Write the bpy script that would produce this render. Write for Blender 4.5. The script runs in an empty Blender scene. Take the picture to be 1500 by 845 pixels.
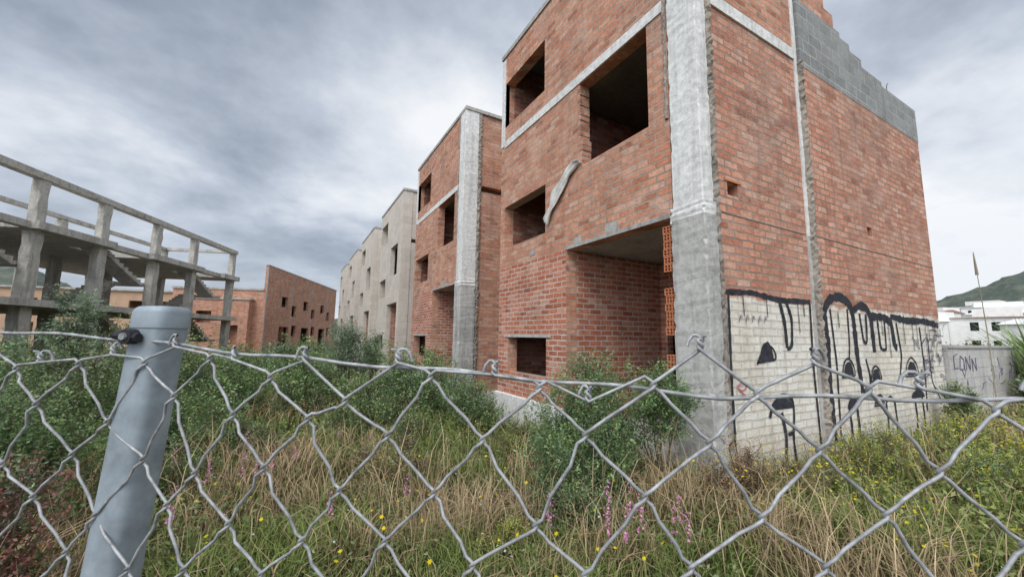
import bpy, math, random
import numpy as np
from mathutils import Matrix, Vector
random.seed(7); rng=np.random.default_rng(7)
S=bpy.context.scene
COL=S.collection

# ------------------------------------------------------------ node helpers
def new_mat(name):
    m=bpy.data.materials.new(name); m.use_nodes=True
    nt=m.node_tree; nt.nodes.clear()
    out=nt.nodes.new('ShaderNodeOutputMaterial')
    b=nt.nodes.new('ShaderNodeBsdfPrincipled')
    nt.links.new(b.outputs[0],out.inputs[0])
    b.inputs['Roughness'].default_value=.9
    try: b.inputs['Specular IOR Level'].default_value=.2
    except: pass
    return m,nt,b,out
def L(nt,a,b): nt.links.new(a,b)
def math_(nt,op,a,b=None,c=None,clamp=False):
    n=nt.nodes.new('ShaderNodeMath'); n.operation=op; n.use_clamp=clamp
    for i,v in enumerate((a,b,c)):
        if v is None: continue
        if isinstance(v,(int,float)): n.inputs[i].default_value=v
        else: L(nt,v,n.inputs[i])
    return n.outputs[0]
def mix(nt,fac,a,b,mode='MIX'):
    n=nt.nodes.new('ShaderNodeMix'); n.data_type='RGBA'; n.blend_type=mode
    for s,v in ((n.inputs[0],fac),(n.inputs[6],a),(n.inputs[7],b)):
        if isinstance(v,(int,float)): s.default_value=v
        elif isinstance(v,tuple): s.default_value=(v[0],v[1],v[2],1)
        else: L(nt,v,s)
    return n.outputs[2]
def noise(nt,vec,scale,detail=4,rough=.6,dist=0):
    n=nt.nodes.new('ShaderNodeTexNoise')
    n.inputs['Scale'].default_value=scale; n.inputs['Detail'].default_value=detail
    n.inputs['Roughness'].default_value=rough; n.inputs['Distortion'].default_value=dist
    if vec is not None: L(nt,vec,n.inputs['Vector'])
    return n
def ramp(nt,fac,stops):
    n=nt.nodes.new('ShaderNodeValToRGB'); e=n.color_ramp.elements
    while len(e)<len(stops): e.new(.5)
    for i,(p,c) in enumerate(stops):
        e[i].position=p
        if isinstance(c,(int,float)): c=(c,c,c)
        e[i].color=(c[0],c[1],c[2],1)
    L(nt,fac,n.inputs[0]); return n.outputs[0]
def rng_(nt,v,a,b,c,d):
    n=nt.nodes.new('ShaderNodeMapRange')
    L(nt,v,n.inputs[0])
    for i,x in enumerate((a,b,c,d)): n.inputs[i+1].default_value=x
    return n.outputs[0]
def mapping(nt,vec,scale):
    n=nt.nodes.new('ShaderNodeMapping'); n.inputs['Scale'].default_value=scale
    L(nt,vec,n.inputs['Vector']); return n.outputs[0]
def bump(nt,h,strength,dist,normal=None):
    n=nt.nodes.new('ShaderNodeBump'); n.inputs['Strength'].default_value=strength
    n.inputs['Distance'].default_value=dist; L(nt,h,n.inputs['Height'])
    if normal: L(nt,normal,n.inputs['Normal'])
    return n.outputs[0]

def brick_mat(name,c1,c2,mortar,bw=.27,rh=.098,ms=.013,pale=.35,pcol=(.66,.50,.41),paint=None,stain=.5,bumpd=.028,vary=1.0,wobble=.026,nz=1.0,smear=.5):
    m,nt,b,out=new_mat(name)
    tc=nt.nodes.new('ShaderNodeTexCoord'); obj=tc.outputs['Object']
    wob=noise(nt,obj,4.5,1)
    w2=nt.nodes.new('ShaderNodeVectorMath'); w2.operation='MULTIPLY_ADD'
    L(nt,wob.outputs['Color'],w2.inputs[0]); w2.inputs[1].default_value=(wobble,)*3; L(nt,obj,w2.inputs[2])
    sep=nt.nodes.new('ShaderNodeSeparateXYZ'); L(nt,w2.outputs[0],sep.inputs[0])
    u=math_(nt,'ADD',sep.outputs[0],sep.outputs[1])
    cmb=nt.nodes.new('ShaderNodeCombineXYZ'); L(nt,u,cmb.inputs[0]); L(nt,sep.outputs[2],cmb.inputs[1])
    br=nt.nodes.new('ShaderNodeTexBrick'); L(nt,cmb.outputs[0],br.inputs['Vector'])
    br.inputs['Scale'].default_value=1; br.inputs['Brick Width'].default_value=bw
    br.inputs['Row Height'].default_value=rh; br.inputs['Mortar Size'].default_value=ms
    br.inputs['Mortar Smooth'].default_value=.2
    row=math_(nt,'FLOOR',math_(nt,'DIVIDE',sep.outputs[2],rh))
    odd=math_(nt,'FLOORED_MODULO',row,2.0)
    off=math_(nt,'MULTIPLY',math_(nt,'SUBTRACT',1.0,odd),bw*.5)
    cell=math_(nt,'FLOOR',math_(nt,'DIVIDE',math_(nt,'ADD',u,off),bw))
    cc=nt.nodes.new('ShaderNodeCombineXYZ'); L(nt,cell,cc.inputs[0]); L(nt,row,cc.inputs[1])
    wn=nt.nodes.new('ShaderNodeTexWhiteNoise'); wn.noise_dimensions='2D'; L(nt,cc.outputs[0],wn.inputs['Vector'])
    rv=wn.outputs['Value']
    mid=tuple((a+b_)/2 for a,b_ in zip(c1,c2))
    dk=tuple(a*(1-.30*vary) for a in c1)
    lt=tuple(a+(p-a)*.38*vary for a,p in zip(c2,pcol))
    col=ramp(nt,rv,[(0,dk),(.14,c1),(.5,mid),(.80,c2),(1,lt)])
    n1=noise(nt,obj,.8,5,.65)
    col=mix(nt,nz,col,ramp(nt,n1.outputs[0],[(.3,.72),(.45,.95),(.58,1.05),(.7,1.2)]),'MULTIPLY')
    col=mix(nt,math_(nt,'MULTIPLY',ramp(nt,n1.outputs[0],[(.34,1),(.50,0)]),.5*smear*nz),col,(.36,.25,.20))
    n2=noise(nt,obj,13,3,.65)
    col=mix(nt,nz,col,ramp(nt,n2.outputs[0],[(.3,.70),(.5,1.0),(.72,1.18)]),'MULTIPLY')
    n3=noise(nt,mapping(nt,obj,(1.4,1.4,2.2)),1.2,6,.72)
    col=mix(nt,math_(nt,'MULTIPLY',ramp(nt,n3.outputs[0],[(.50,0),(.68,1)]),pale),col,pcol)
    n5=noise(nt,mapping(nt,obj,(1,1,1.5)),24,4,.7)
    col=mix(nt,math_(nt,'MULTIPLY',ramp(nt,n5.outputs[0],[(.56,0),(.67,1)]),pale*.85),col,pcol)
    mc=mix(nt,ramp(nt,n3.outputs[0],[(.42,0),(.62,1)]),mortar,tuple(min(1,x*1.4) for x in mortar))
    col=mix(nt,br.outputs['Fac'],col,mc)
    n9=noise(nt,mapping(nt,obj,(1.6,1.6,5)),2.6,5,.7)
    col=mix(nt,math_(nt,'MULTIPLY',ramp(nt,n9.outputs[0],[(.56,0),(.65,1)]),smear),col,tuple(min(1,x*1.2+.04) for x in mortar))
    n4=noise(nt,mapping(nt,obj,(5,5,.35)),1.3,4,.6)
    col=mix(nt,math_(nt,'MULTIPLY',ramp(nt,n4.outputs[0],[(.52,0),(.75,1)]),stain),col,(.11,.08,.07))
    if paint:
        s2=nt.nodes.new('ShaderNodeSeparateXYZ'); L(nt,obj,s2.inputs[0])
        n6=noise(nt,obj,3,5,.7)
        zz=math_(nt,'ADD',s2.outputs[2],math_(nt,'MULTIPLY',math_(nt,'SUBTRACT',n6.outputs[0],.5),.35))
        f=rng_(nt,zz,paint-.02,paint+.03,1,0)
        n7=noise(nt,obj,7,6,.75)
        f=math_(nt,'MULTIPLY',f,ramp(nt,n7.outputs[0],[(.28,.40),(.40,.95),(.6,1)]))
        f=math_(nt,'MULTIPLY',f,math_(nt,'SUBTRACT',1.0,math_(nt,'MULTIPLY',br.outputs['Fac'],.27)))
        n8=noise(nt,obj,1.3,5,.7)
        pc=ramp(nt,n8.outputs[0],[(.3,(.66,.60,.50)),(.5,(.84,.79,.69)),(.7,(.87,.84,.77))])
        pc=mix(nt,1.0,pc,ramp(nt,rv,[(0,.90),(1,1.03)]),'MULTIPLY')
        low=rng_(nt,zz,-.1,.55,.50,0); pc=mix(nt,low,pc,(.50,.46,.40))
        pc=mix(nt,math_(nt,'MULTIPLY',ramp(nt,n4.outputs[0],[(.50,0),(.7,1)]),.40),pc,(.40,.35,.29))
        col=mix(nt,f,col,pc)
    L(nt,col,b.inputs['Base Color'])
    h=math_(nt,'ADD',math_(nt,'MULTIPLY',br.outputs['Fac'],-1.0),math_(nt,'MULTIPLY',n5.outputs[0],.5))
    h=math_(nt,'ADD',h,math_(nt,'MULTIPLY',rv,.4))
    L(nt,bump(nt,h,.9,bumpd),b.inputs['Normal'])
    return m
def concrete_mat(name,c,dark=.55,streak=.5,bumpd=.01,sc_=9):
    m,nt,b,out=new_mat(name)
    tc=nt.nodes.new('ShaderNodeTexCoord'); obj=tc.outputs['Object']
    n1=noise(nt,obj,1.7,6,.7); n2=noise(nt,obj,14,5,.7)
    n4=noise(nt,mapping(nt,obj,(sc_,sc_,.35)),1.5,5,.65)
    col=ramp(nt,n1.outputs[0],[(.25,tuple(x*dark for x in c)),(.5,c),(.75,tuple(min(1,x*1.15) for x in c))])
    col=mix(nt,1.0,col,ramp(nt,n2.outputs[0],[(.3,.72),(.6,1.05)]),'MULTIPLY')
    col=mix(nt,math_(nt,'MULTIPLY',ramp(nt,n4.outputs[0],[(.50,0),(.68,1)]),streak),col,(.15,.14,.125))
    L(nt,col,b.inputs['Base Color'])
    L(nt,bump(nt,math_(nt,'ADD',n2.outputs[0],n1.outputs[0]),.7,bumpd),b.inputs['Normal'])
    return m
def flat_mat(name,c,rough=.8,metal=0,var=.3,scale=30):
    m,nt,b,out=new_mat(name)
    tc=nt.nodes.new('ShaderNodeTexCoord')
    n=noise(nt,tc.outputs['Object'],scale,4,.65)
    col=mix(nt,1.0,c,ramp(nt,n.outputs[0],[(.3,1-var),(.7,1+var*.4)]),'MULTIPLY')
    L(nt,col,b.inputs['Base Color']); b.inputs['Roughness'].default_value=rough; b.inputs['Metallic'].default_value=metal
    return m
def leaf_mat(name,trans=.35):
    m,nt,b,out=new_mat(name)
    a=nt.nodes.new('ShaderNodeAttribute'); a.attribute_name='Col'
    nt.nodes.remove(b); d=nt.nodes.new('ShaderNodeBsdfDiffuse'); L(nt,a.outputs['Color'],d.inputs[0])
    if trans<=0:
        L(nt,d.outputs[0],out.inputs[0]); return m
    t=nt.nodes.new('ShaderNodeBsdfTranslucent'); L(nt,a.outputs['Color'],t.inputs[0])
    ms=nt.nodes.new('ShaderNodeMixShader'); ms.inputs[0].default_value=trans
    L(nt,d.outputs[0],ms.inputs[1]); L(nt,t.outputs[0],ms.inputs[2])
    if trans>.32:
        g=nt.nodes.new('ShaderNodeBsdfGlossy'); g.inputs['Roughness'].default_value=.45; g.inputs[0].default_value=(.9,.95,1,1)
        m2=nt.nodes.new('ShaderNodeMixShader'); m2.inputs[0].default_value=.045; L(nt,ms.outputs[0],m2.inputs[1]); L(nt,g.outputs[0],m2.inputs[2]); L(nt,m2.outputs[0],out.inputs[0])
    else: L(nt,ms.outputs[0],out.inputs[0])
    return m

M={}
M['brick']=brick_mat('brick_salmon',(.55,.215,.125),(.68,.33,.21),(.40,.30,.24),pale=.34,stain=.3,smear=.45)
M['brick_red']=brick_mat('brick_red',(.45,.135,.075),(.58,.20,.12),(.52,.42,.35),pale=.18,stain=.25,ms=.013,smear=.4,rh=.092,bw=.26)
M['brick_in']=brick_mat('brick_interior_shaded',(.24,.075,.045),(.32,.11,.07),(.20,.155,.13),pale=.1,stain=.4)  # brick colours darkened to imitate dim interiors
M['brick_side']=brick_mat('brick_side_painted',(.52,.205,.13),(.65,.32,.215),(.33,.235,.185),pale=.42,paint=2.0,stain=.35,smear=.55)
M['stone']=brick_mat('stone_cladding',(.60,.535,.46),(.64,.57,.50),(.50,.44,.38),bw=.6,rh=.3,ms=.010,pale=.15,pcol=(.70,.64,.57),stain=.15,bumpd=.004,vary=.15,wobble=.004,nz=.45,smear=.1)
M['block']=brick_mat('grey_block',(.27,.275,.27),(.33,.33,.32),(.38,.375,.36),bw=.4,rh=.2,ms=.013,pale=.2,pcol=(.42,.42,.40),stain=.4,vary=.3,nz=.6,smear=.2)
M['blockwall']=brick_mat('garden_block_wall',(.52,.50,.47),(.58,.56,.53),(.48,.46,.43),bw=.4,rh=.2,ms=.012,pale=.2,pcol=(.68,.66,.62),stain=.35,vary=.3,nz=.5,smear=.2)
M['conc_w']=concrete_mat('concrete_whitewashed',(.80,.785,.755),.80,.26,.014,6)
M['conc']=concrete_mat('concrete_grey',(.51,.495,.465),.6,.42,.016,6)
M['conc_d']=concrete_mat('concrete_weathered',(.46,.445,.415),.55,.5)
M['conc_f']=concrete_mat('raw_frame_concrete',(.50,.475,.43),.5,.55,.03,3)
M['conc_i']=concrete_mat('concrete_interior_shaded',(.17,.16,.145),.6,.4)  # interior slab concrete, colour darkened to stand in for indoor shade
M['mortar']=concrete_mat('rough_mortar',(.38,.33,.28),.45,.3,.03)
M['black']=flat_mat('graffiti_black',(.045,.045,.055),.8,0,.6,12)
M['tag']=flat_mat('graffiti_pink',(.60,.20,.26),.8,0,.4,12)
M['tagb']=flat_mat('graffiti_violet',(.14,.12,.18),.8,0,.4,12)
M['cloth']=flat_mat('dirty_cloth',(.80,.78,.74),.95,0,.25,9)
M['hollow']=flat_mat('hollow_clay',(.62,.24,.12),.9,0,.3,20)
M['dark']=flat_mat('recess_shade_dark',(.03,.02,.018),.9,0,.3,20)
M['steel']=flat_mat('galvanised_wire',(.42,.425,.43),.55,.25,.55,80)
M['post']=flat_mat('galvanised_post',(.34,.39,.43),.55,.2,.35,22)
M['rubber']=flat_mat('black_fitting',(.03,.03,.035),.5,0,.3,30)
M['rust']=flat_mat('rusty_rebar',(.20,.09,.05),.9,0,.3,30)
M['leaf']=leaf_mat('foliage_leaves')
M['grass']=leaf_mat('grass_blades',0)
M['petal']=leaf_mat('petals',.3)
M['wood']=flat_mat('twig_bark',(.14,.105,.075),.9)

# ------------------------------------------------------------ mesh builder
class MB:
    def __init__(s): s.v=[]; s.f=[]
    def quad(s,a,b,c,d):
        i=len(s.v); s.v+= [a,b,c,d]; s.f.append((i,i+1,i+2,i+3))
    def box(s,x0,x1,y0,y1,z0,z1):
        i=len(s.v)
        s.v+=[(x0,y0,z0),(x1,y0,z0),(x1,y1,z0),(x0,y1,z0),(x0,y0,z1),(x1,y0,z1),(x1,y1,z1),(x0,y1,z1)]
        s.f+=[(i,i+3,i+2,i+1),(i+4,i+5,i+6,i+7),(i,i+1,i+5,i+4),(i+1,i+2,i+6,i+5),(i+2,i+3,i+7,i+6),(i+3,i,i+4,i+7)]
    def wall(s,axis,p,t,u0,u1,z0,z1,holes=(),solid=None):
        us=sorted({u0,u1}|{min(max(h[k],u0),u1) for h in holes for k in (0,1)})
        zs=sorted({z0,z1}|{min(max(h[k],z0),z1) for h in holes for k in (2,3)})
        if solid is not None:
            us=sorted({a for q in solid for a in q[:2]}); zs=sorted({a for q in solid for a in q[2:]})
        nu,nz=len(us)-1,len(zs)-1
        g=np.zeros((nu+2,nz+2),bool)
        for i in range(nu):
            for j in range(nz):
                cu,cz=(us[i]+us[i+1])/2,(zs[j]+zs[j+1])/2
                if solid is not None: ok=any(q[0]<cu<q[1] and q[2]<cz<q[3] for q in solid)
                else: ok=not any(h[0]<cu<h[1] and h[2]<cz<h[3] for h in holes)
                g[i+1,j+1]=ok
        P=(lambda u,z,d:(p+d,u,z)) if axis=='x' else (lambda u,z,d:(u,p+d,z))
        for i in range(nu):
            for j in range(nz):
                if not g[i+1,j+1]: continue
                a,b,c,d=us[i],us[i+1],zs[j],zs[j+1]
                s.quad(P(a,c,0),P(b,c,0),P(b,d,0),P(a,d,0)); s.quad(P(a,c,t),P(a,d,t),P(b,d,t),P(b,c,t))
                if not g[i,j+1]: s.quad(P(a,c,0),P(a,d,0),P(a,d,t),P(a,c,t))
                if not g[i+2,j+1]: s.quad(P(b,c,0),P(b,c,t),P(b,d,t),P(b,d,0))
                if not g[i+1,j]: s.quad(P(a,c,0),P(a,c,t),P(b,c,t),P(b,c,0))
                if not g[i+1,j+2]: s.quad(P(a,d,0),P(b,d,0),P(b,d,t),P(a,d,t))
    def tube(s,pts,r,n=5,r2=None):
        pts=[Vector(p) for p in pts]; base=len(s.v); m=len(pts)
        for k,p in enumerate(pts):
            d=(pts[min(k+1,m-1)]-pts[max(k-1,0)]).normalized()
            a=d.cross(Vector((0,0,1)));
            if a.length<.1: a=d.cross(Vector((1,0,0)))
            a.normalize(); b=d.cross(a)
            rr=r if r2 is None else r+(r2-r)*k/(m-1)
            for q in range(n):
                an=2*math.pi*q/n; s.v.append(tuple(p+(a*math.cos(an)+b*math.sin(an))*rr))
        for k in range(m-1):
            for q in range(n):
                s.f.append((base+k*n+q,base+k*n+(q+1)%n,base+(k+1)*n+(q+1)%n,base+(k+1)*n+q))
        s.f.append(tuple(base+q for q in range(n))); s.f.append(tuple(base+(m-1)*n+q for q in range(n)))
    def obj(s,name,mat,parent=None,smooth=False):
        me=bpy.data.meshes.new(name); me.from_pydata(s.v,[],s.f); me.update()
        if smooth: me.polygons.foreach_set('use_smooth',[True]*len(me.polygons))
        o=bpy.data.objects.new(name,me); COL.objects.link(o); me.materials.append(mat)
        if parent: o.parent=parent
        return o
def empty(name,loc=(0,0,0),rz=0):
    o=bpy.data.objects.new(name,None); COL.objects.link(o); o.location=loc; o.rotation_euler=(0,0,rz); o.empty_display_size=.3; return o
def bevel(o,w=.012):
    m=o.modifiers.new('b','BEVEL'); m.width=w; m.segments=2; m.limit_method='ANGLE'
def rough_column(mb,x0,x1,y0,y1,z0,z1,amp=.006,chip=.02,step=.06):
    """cast concrete column with chipped, slightly wavy arrises"""
    n=max(2,int((z1-z0)/step)); base=len(mb.v); K=8
    for k in range(n+1):
        z=z0+(z1-z0)*k/n
        cs=[]
        for (x,y,sx,sy) in ((x0,y0,1,1),(x1,y0,-1,1),(x1,y1,-1,-1),(x0,y1,1,-1)):
            c=.008+(random.random()**4)*chip; w=random.uniform(-amp,amp)*.5
            if (sx,sy) in ((1,1),(-1,-1)): cs+= [(x+w,y+sy*c,z),(x+sx*c,y+w,z)]
            else: cs+= [(x+sx*c,y+w,z),(x+w,y+sy*c,z)]
        mb.v+=cs
    for k in range(n):
        for q in range(K):
            i=base+k*K; mb.f.append((i+q,i+(q+1)%K,i+K+(q+1)%K,i+K+q))
    mb.f.append(tuple(base+q for q in range(K))); mb.f.append(tuple(base+n*K+q for q in range(K)))

def rough_strip(mb,axis,p,u,w,z0,z1,amp=.025,step=.045,out=-1):
    n=int((z1-z0)/step); rows=[]
    for k in range(n+1):
        z=z0+(z1-z0)*k/n
        row=[]
        for q,(du,dd) in enumerate(((-.5,.05),(-.42,-.01),(-.15,-.03),(.15,-.03),(.42,-.01),(.5,.05))):
            uu=u+du*w+random.uniform(-1,1)*amp*.7; dep=dd+random.uniform(-1,1)*amp*(0 if abs(du)==.5 else .8)
            row.append((p+dep,uu,z+random.uniform(-.01,.01)) if axis=='x' else (uu,p+dep,z+random.uniform(-.01,.01)))
        rows.append(row)
    b=len(mb.v)
    for r in rows: mb.v+=r
    for k in range(n):
        for q in range(5):
            i=b+k*6+q; mb.f.append((i,i+1,i+7,i+6))

def gz(x,y):
    x=np.asarray(x,float); y=np.asarray(y,float)
    z=-.06*np.clip(y-3,0,11)
    z=z+.035*np.sin(x*1.3+1)*np.cos(y*1.1)+.02*np.sin(x*3.1+y*2.3)
    return z

# ------------------------------------------------------------ row houses
def house(k,y0,kind):
    par=empty('brick_house' if kind=='brick' else 'stone_clad_house')
    br=M['brick'] if kind=='brick' else M['stone']; red=M['brick_red'] if kind=='brick' else M['stone']
    cw=.19 if k==0 else .42; F=4.0; N=5.1; TOP=8.15
    Y=lambda a:y0+a
    mb=MB()
    bigL=2.22 if k==0 else 2.28
    holes=[(Y(.42),Y(2.6),-1.5,3.0),(Y(3.2),Y(4.65),.78,1.5),(Y(3.25),Y(4.9),3.45,4.4),(Y(.75),Y(bigL),4.35,5.83),(Y(3.3),Y(4.95),6.35,7.45)]
    mb.wall('x',F,.22,Y(.42),Y(N),-1.5,TOP,holes); mb.obj('facade_wall',br,par)
    mb=MB(); mb.wall('x',F-.004,.003,Y(2.605),Y(N)-.003,.36,3.02,[(Y(3.2),Y(4.65),.78,1.5)]); mb.obj('lower_facade_brickwork',red,par)
    side=M['brick_side'] if k==0 else br
    mb=MB()
    h=[(4.52,4.74,3.27,3.44)]
    mb.wall('y',Y(.03),.2,F+cw,6.35,-1.5,5.74,h if k==0 else ())
    mb.wall('y',Y(0.0),.23,6.5,11.25,-1.5,5.7,[(8.32,8.5,3.28,3.44)] if k==0 else ())
    o=mb.obj('side_wall',side,par)
    if k==0:
        mb=MB(); mb.box(4.5,4.76,Y(.08),Y(.2),3.262,3.268); mb.wall('y',Y(.018),.03,4.45,4.8,3.44,3.47); mb.obj('vent_lintel',M['hollow'],par)
        mb=MB(); mb.wall('y',Y(.022),.03,F+cw+.1,6.34,3.02,3.035); mb.wall('y',Y(-.008),.03,6.55,11.24,3.02,3.035); mb.obj('floor_line_mortar',M['mortar'],par)
    mb=MB(); mb.wall('y',Y(.03),.2,F+cw,6.35,5.92,TOP)
    mb.wall('y',Y(.0),.23,6.5,11.25,5.7,8,solid=[(6.5,7.75,6.85,7.1),(6.5,7.45,7.1,7.35),(6.5,7.15,7.35,7.62),(6.5,6.85,7.62,7.9)])
    mb.obj('upper_side_wall',br,par)
    mb=MB(); mb.wall('y',Y(-.004),.236,6.5,11.25,5.7,7,solid=[(6.5,11.27,5.7,6.42),(6.5,9.6,6.42,6.5),(6.5,8.75,6.5,6.64),(6.5,8.3,6.64,6.76),(6.5,7.95,6.76,6.85)])
    mb.obj('parapet_blockwork',M['block'] if kind=='brick' else br,par)
    mb=MB(); mb.box(11.05,11.25,Y(.235),Y(N),-1.5,6.4); mb.box(F+.22,11.05,Y(N-.2),Y(N),-1.5,5.7); mb.box(F+.22,6.6,Y(N-.2),Y(N),5.7,TOP)
    mb.box(6.46,6.6,Y(.24),Y(N-.21),5.7,TOP)
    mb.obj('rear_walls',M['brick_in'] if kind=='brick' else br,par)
    mb=MB(); mb.box(F+.22,6.3,Y(2.6),Y(2.74),-1.5,2.99)
    mb.wall('x',6.3,.14,Y(.24),Y(N-.21),-1.5,2.99,[(Y(1.5),Y(2.45),-1.5,2.25)])
    mb.obj('porch_walls',M['brick_red'],par)
    mb=MB(); mb.wall('x',6.2,.12,Y(.24),Y(N-.21),3.2,5.82,[(Y(1.2),Y(1.9),3.2,5.2)]); mb.box(F+.23,6.19,Y(2.75),Y(2.87),3.21,5.82); mb.box(F+.23,6.45,Y(2.75),Y(2.87),6.01,TOP-.001)
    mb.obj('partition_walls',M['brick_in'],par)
    mb=MB()
    mb.box(F+.02,11.04,Y(.25),Y(N-.22),3.001,3.2); mb.box(F-.03,6.66,Y(-.04),Y(N+.04),TOP,TOP+.10); mb.box(F+.23,11.04,Y(.25),Y(N-.22),-1.5,.12)
    mb.obj('floor_slabs',M['conc_d'],par)
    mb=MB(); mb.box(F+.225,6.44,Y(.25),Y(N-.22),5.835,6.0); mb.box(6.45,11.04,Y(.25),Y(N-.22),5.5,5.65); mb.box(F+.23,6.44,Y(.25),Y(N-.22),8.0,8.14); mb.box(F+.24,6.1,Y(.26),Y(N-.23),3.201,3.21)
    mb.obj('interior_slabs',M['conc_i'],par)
    if kind=='brick':
        mb=MB(); mb.box(F-.018,F+.1,Y(.44),Y(N-.16),5.84,6.0); mb.box(F-.014,F+.1,Y(N-.15),Y(N+.012),5.9,8.1)
        if k==0: mb.box(F+cw+.01,6.34,Y(.005),Y(.2),5.745,5.915)
        mb.obj('edge_beam',M['conc_w'],par)
        mb=MB(); rough_column(mb,F-.02,F+cw,Y(-.01),Y(.4),3.07,TOP); mb.obj('corner_column_upper',M['conc_w'],par)
        mb=MB(); rough_column(mb,F-.05,F+cw-.005,Y(-.045),Y(.415),-1.5,2.93,.008,.035); mb.obj('corner_column_lower',M['conc'],par)
        mb=MB(); rough_column(mb,F-.04,F+cw-.002,Y(-.035),Y(.43),2.90,3.09,.02,.04,.03); mb.obj('column_joint',M['conc_w'],par)
        mb=MB(); mb.box(6.352,6.44,Y(.015),Y(.2),3.0,7.0); mb.obj('side_column_upper',M['conc_w'],par)
        mb=MB(); mb.box(6.352,6.44,Y(.02),Y(.2),-1.5,2.999); mb.obj('side_column_lower',M['conc'],par)
        mb=MB(); rough_strip(mb,'y',Y(.0),F+cw+.045,.13,-.4,TOP); rough_strip(mb,'y',Y(-.0),6.49,.13,-.4,5.75)
        rough_strip(mb,'x',F,Y(.45),.05,5.8-1.5,TOP,.012)
        mb.obj('rough_mortar_joints',M['mortar'],par)
        mb=MB(); mb.box(F-.07,F+.1,Y(2.62),Y(N+.03),-1.5,.34)
        if k: mb.box(F-.08,F+1.3,Y(-.08),Y(.5),-1.5,-.02)
        o=mb.obj('plinth',M['conc_w'],par); bevel(o,.015)
        mb=MB(); mb.box(F-.02,F+.2,Y(3.05),Y(4.8),1.5,1.56); mb.obj('window_lintel',M['conc'],par)
        mb=MB(); mb.box(F-.008,F+.01,Y(.45),Y(2.62),3.0,3.06); mb.box(F-.01,F+.012,Y(1.35),Y(1.62),3.06,3.2); mb.box(F-.01,F+.012,Y(2.2),Y(2.38),3.05,3.16); mb.box(F-.009,F+.012,Y(3.6),Y(3.8),3.1,3.19)
        mb.obj('mortar_patches',M['conc_d'],par)
    else:
        mb=MB(); mb.box(F-.0,F+cw,Y(0),Y(.42),-1.5,TOP); mb.obj('corner_pier',br,par)
        mb=MB(); mb.box(6.35,6.5,Y(.0),Y(.2),-1.5,5.7); mb.obj('side_pier',br,par)
    if k==0:
        mb=MB(); z=4.35; i=0
        while z<5.80:
            e=random.uniform(.004,.03)+(.05 if z<4.8 else 0)
            mb.box(F+.002,F+.2,Y(bigL)-e,Y(bigL)+.02,z+.003,z+.0895); z+=.092; i+=1
        o=mb.obj('toothed_jamb_bricks',M['brick'],par); bevel(o,.005)
        mb=MB(); mh=MB()
        for (a,b) in ((2.33,2.91),(1.55,2.13),(1.14,1.32)):
            n=max(1,round((b-a)/.095)); hh=(b-a)/n
            for q in range(n):
                za=a+q*hh; off=random.uniform(-.01,.01)
                yA,yB=Y(.425),Y(.57)+off
                mb.box(F+.0,F+.22,yA,yB,za+.003,za+.014); mb.box(F+.0,F+.22,yA,yB,za+hh-.014,za+hh-.003)
                for c in range(4):
                    yy=yA+(yB-yA-.012)*c/3; mb.box(F+.001,F+.219,yy,yy+.012,za+.0145,za+hh-.0145)
                mb.box(F+.002,F+.218,yA+.013,yB-.013,za+hh/2-.004,za+hh/2+.004)
                mh.box(F+.04,F+.2,yA+.012,yB-.012,za+.015,za+hh-.015)  # near-black filler boxes stand in for shade inside the block holes
        mb.obj('hollow_clay_blocks',M['hollow'],par); mh.obj('block_hole_shade_fill',M['dark'],par)
        mb=MB(); n=48; rows=[]
        for i in range(n+1):
            t=i/n; yy=Y(2.17)+1.0*t**.8; zz=4.47-.12*t-.74*t**1.35
            if t<.1: zz=4.42+.02*math.sin(t*20)
            w=.05+.05*math.sin(math.pi*min(1,t*1.1))+.02*math.sin(t*14)
            row=[]
            for j in range(13):
                q=j/12-.5
                row.append((F-.05-.025*math.cos(q*19+t*4)-.012*math.sin(t*19+q*5),yy+q*w*1.5+.012*math.sin(t*13),zz+q*w*1.9+.012*math.sin(t*9+j*.5)))
            rows.append(row)
        for r in rows: mb.v+=r
        for i in range(n):
            for j in range(12):
                a=i*13+j; mb.f.append((a,a+1,a+14,a+13))
        o=mb.obj('hanging_cloth',M['cloth'],par,True); sm=o.modifiers.new('s','SOLIDIFY'); sm.thickness=.005
        mb=MB(); mb.tube([(10.2,Y(.1),6.4),(10.22,Y(.1),6.7),(10.3,Y(.1),6.78)],.008)
        mb.tube([(7.2,Y(.3),7.3),(7.25,Y(.3),7.9)],.008); mb.obj('rebar',M['rust'],par)
        mb=MB()
        for z in (.9,2.2,3.2,4.3,5.3): mb.box(11.2,11.33,Y(.05),Y(.3),z,z+.2)
        mb.obj('corner_toothing',M['conc_d'],par)
        def ribbon(mb,pts,w,p):
            P=[Vector((a,b)) for a,b in pts]
            D=[]
            for a,b in zip(P[:-1],P[1:]):
                m=max(1,int((b-a).length/.05))
                D+=[a.lerp(b,i/m) for i in range(m)]
            D.append(P[-1])
            for _ in range(2):
                D=[D[0]]+[(D[i-1]+D[i]*2+D[i+1])/4 for i in range(1,len(D)-1)]+[D[-1]]
            base=len(mb.v)
            for i,q in enumerate(D):
                d=(D[min(i+1,len(D)-1)]-D[max(i-1,0)]).normalized(); nn=Vector((-d.y,d.x))
                ww=w*.5*random.uniform(.7,1.2)
                for sgn in (-1,1):
                    r=q+nn*ww*sgn; mb.v.append((r.x,p,r.y))
            for i in range(len(D)-1):
                a=base+2*i; mb.f.append((a,a+1,a+3,a+2))
        def dome(mb,cx,cz,w,h,p):
            base=len(mb.v); n=12
            pts=[(cx+w/2*math.cos(math.pi*i/n),cz+h*math.sin(math.pi*i/n)*random.uniform(.93,1.05)) for i in range(n+1)]
            mb.v+=[(a,p,b) for a,b in pts]; mb.f.append(tuple(range(base,base+n+1)))
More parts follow.
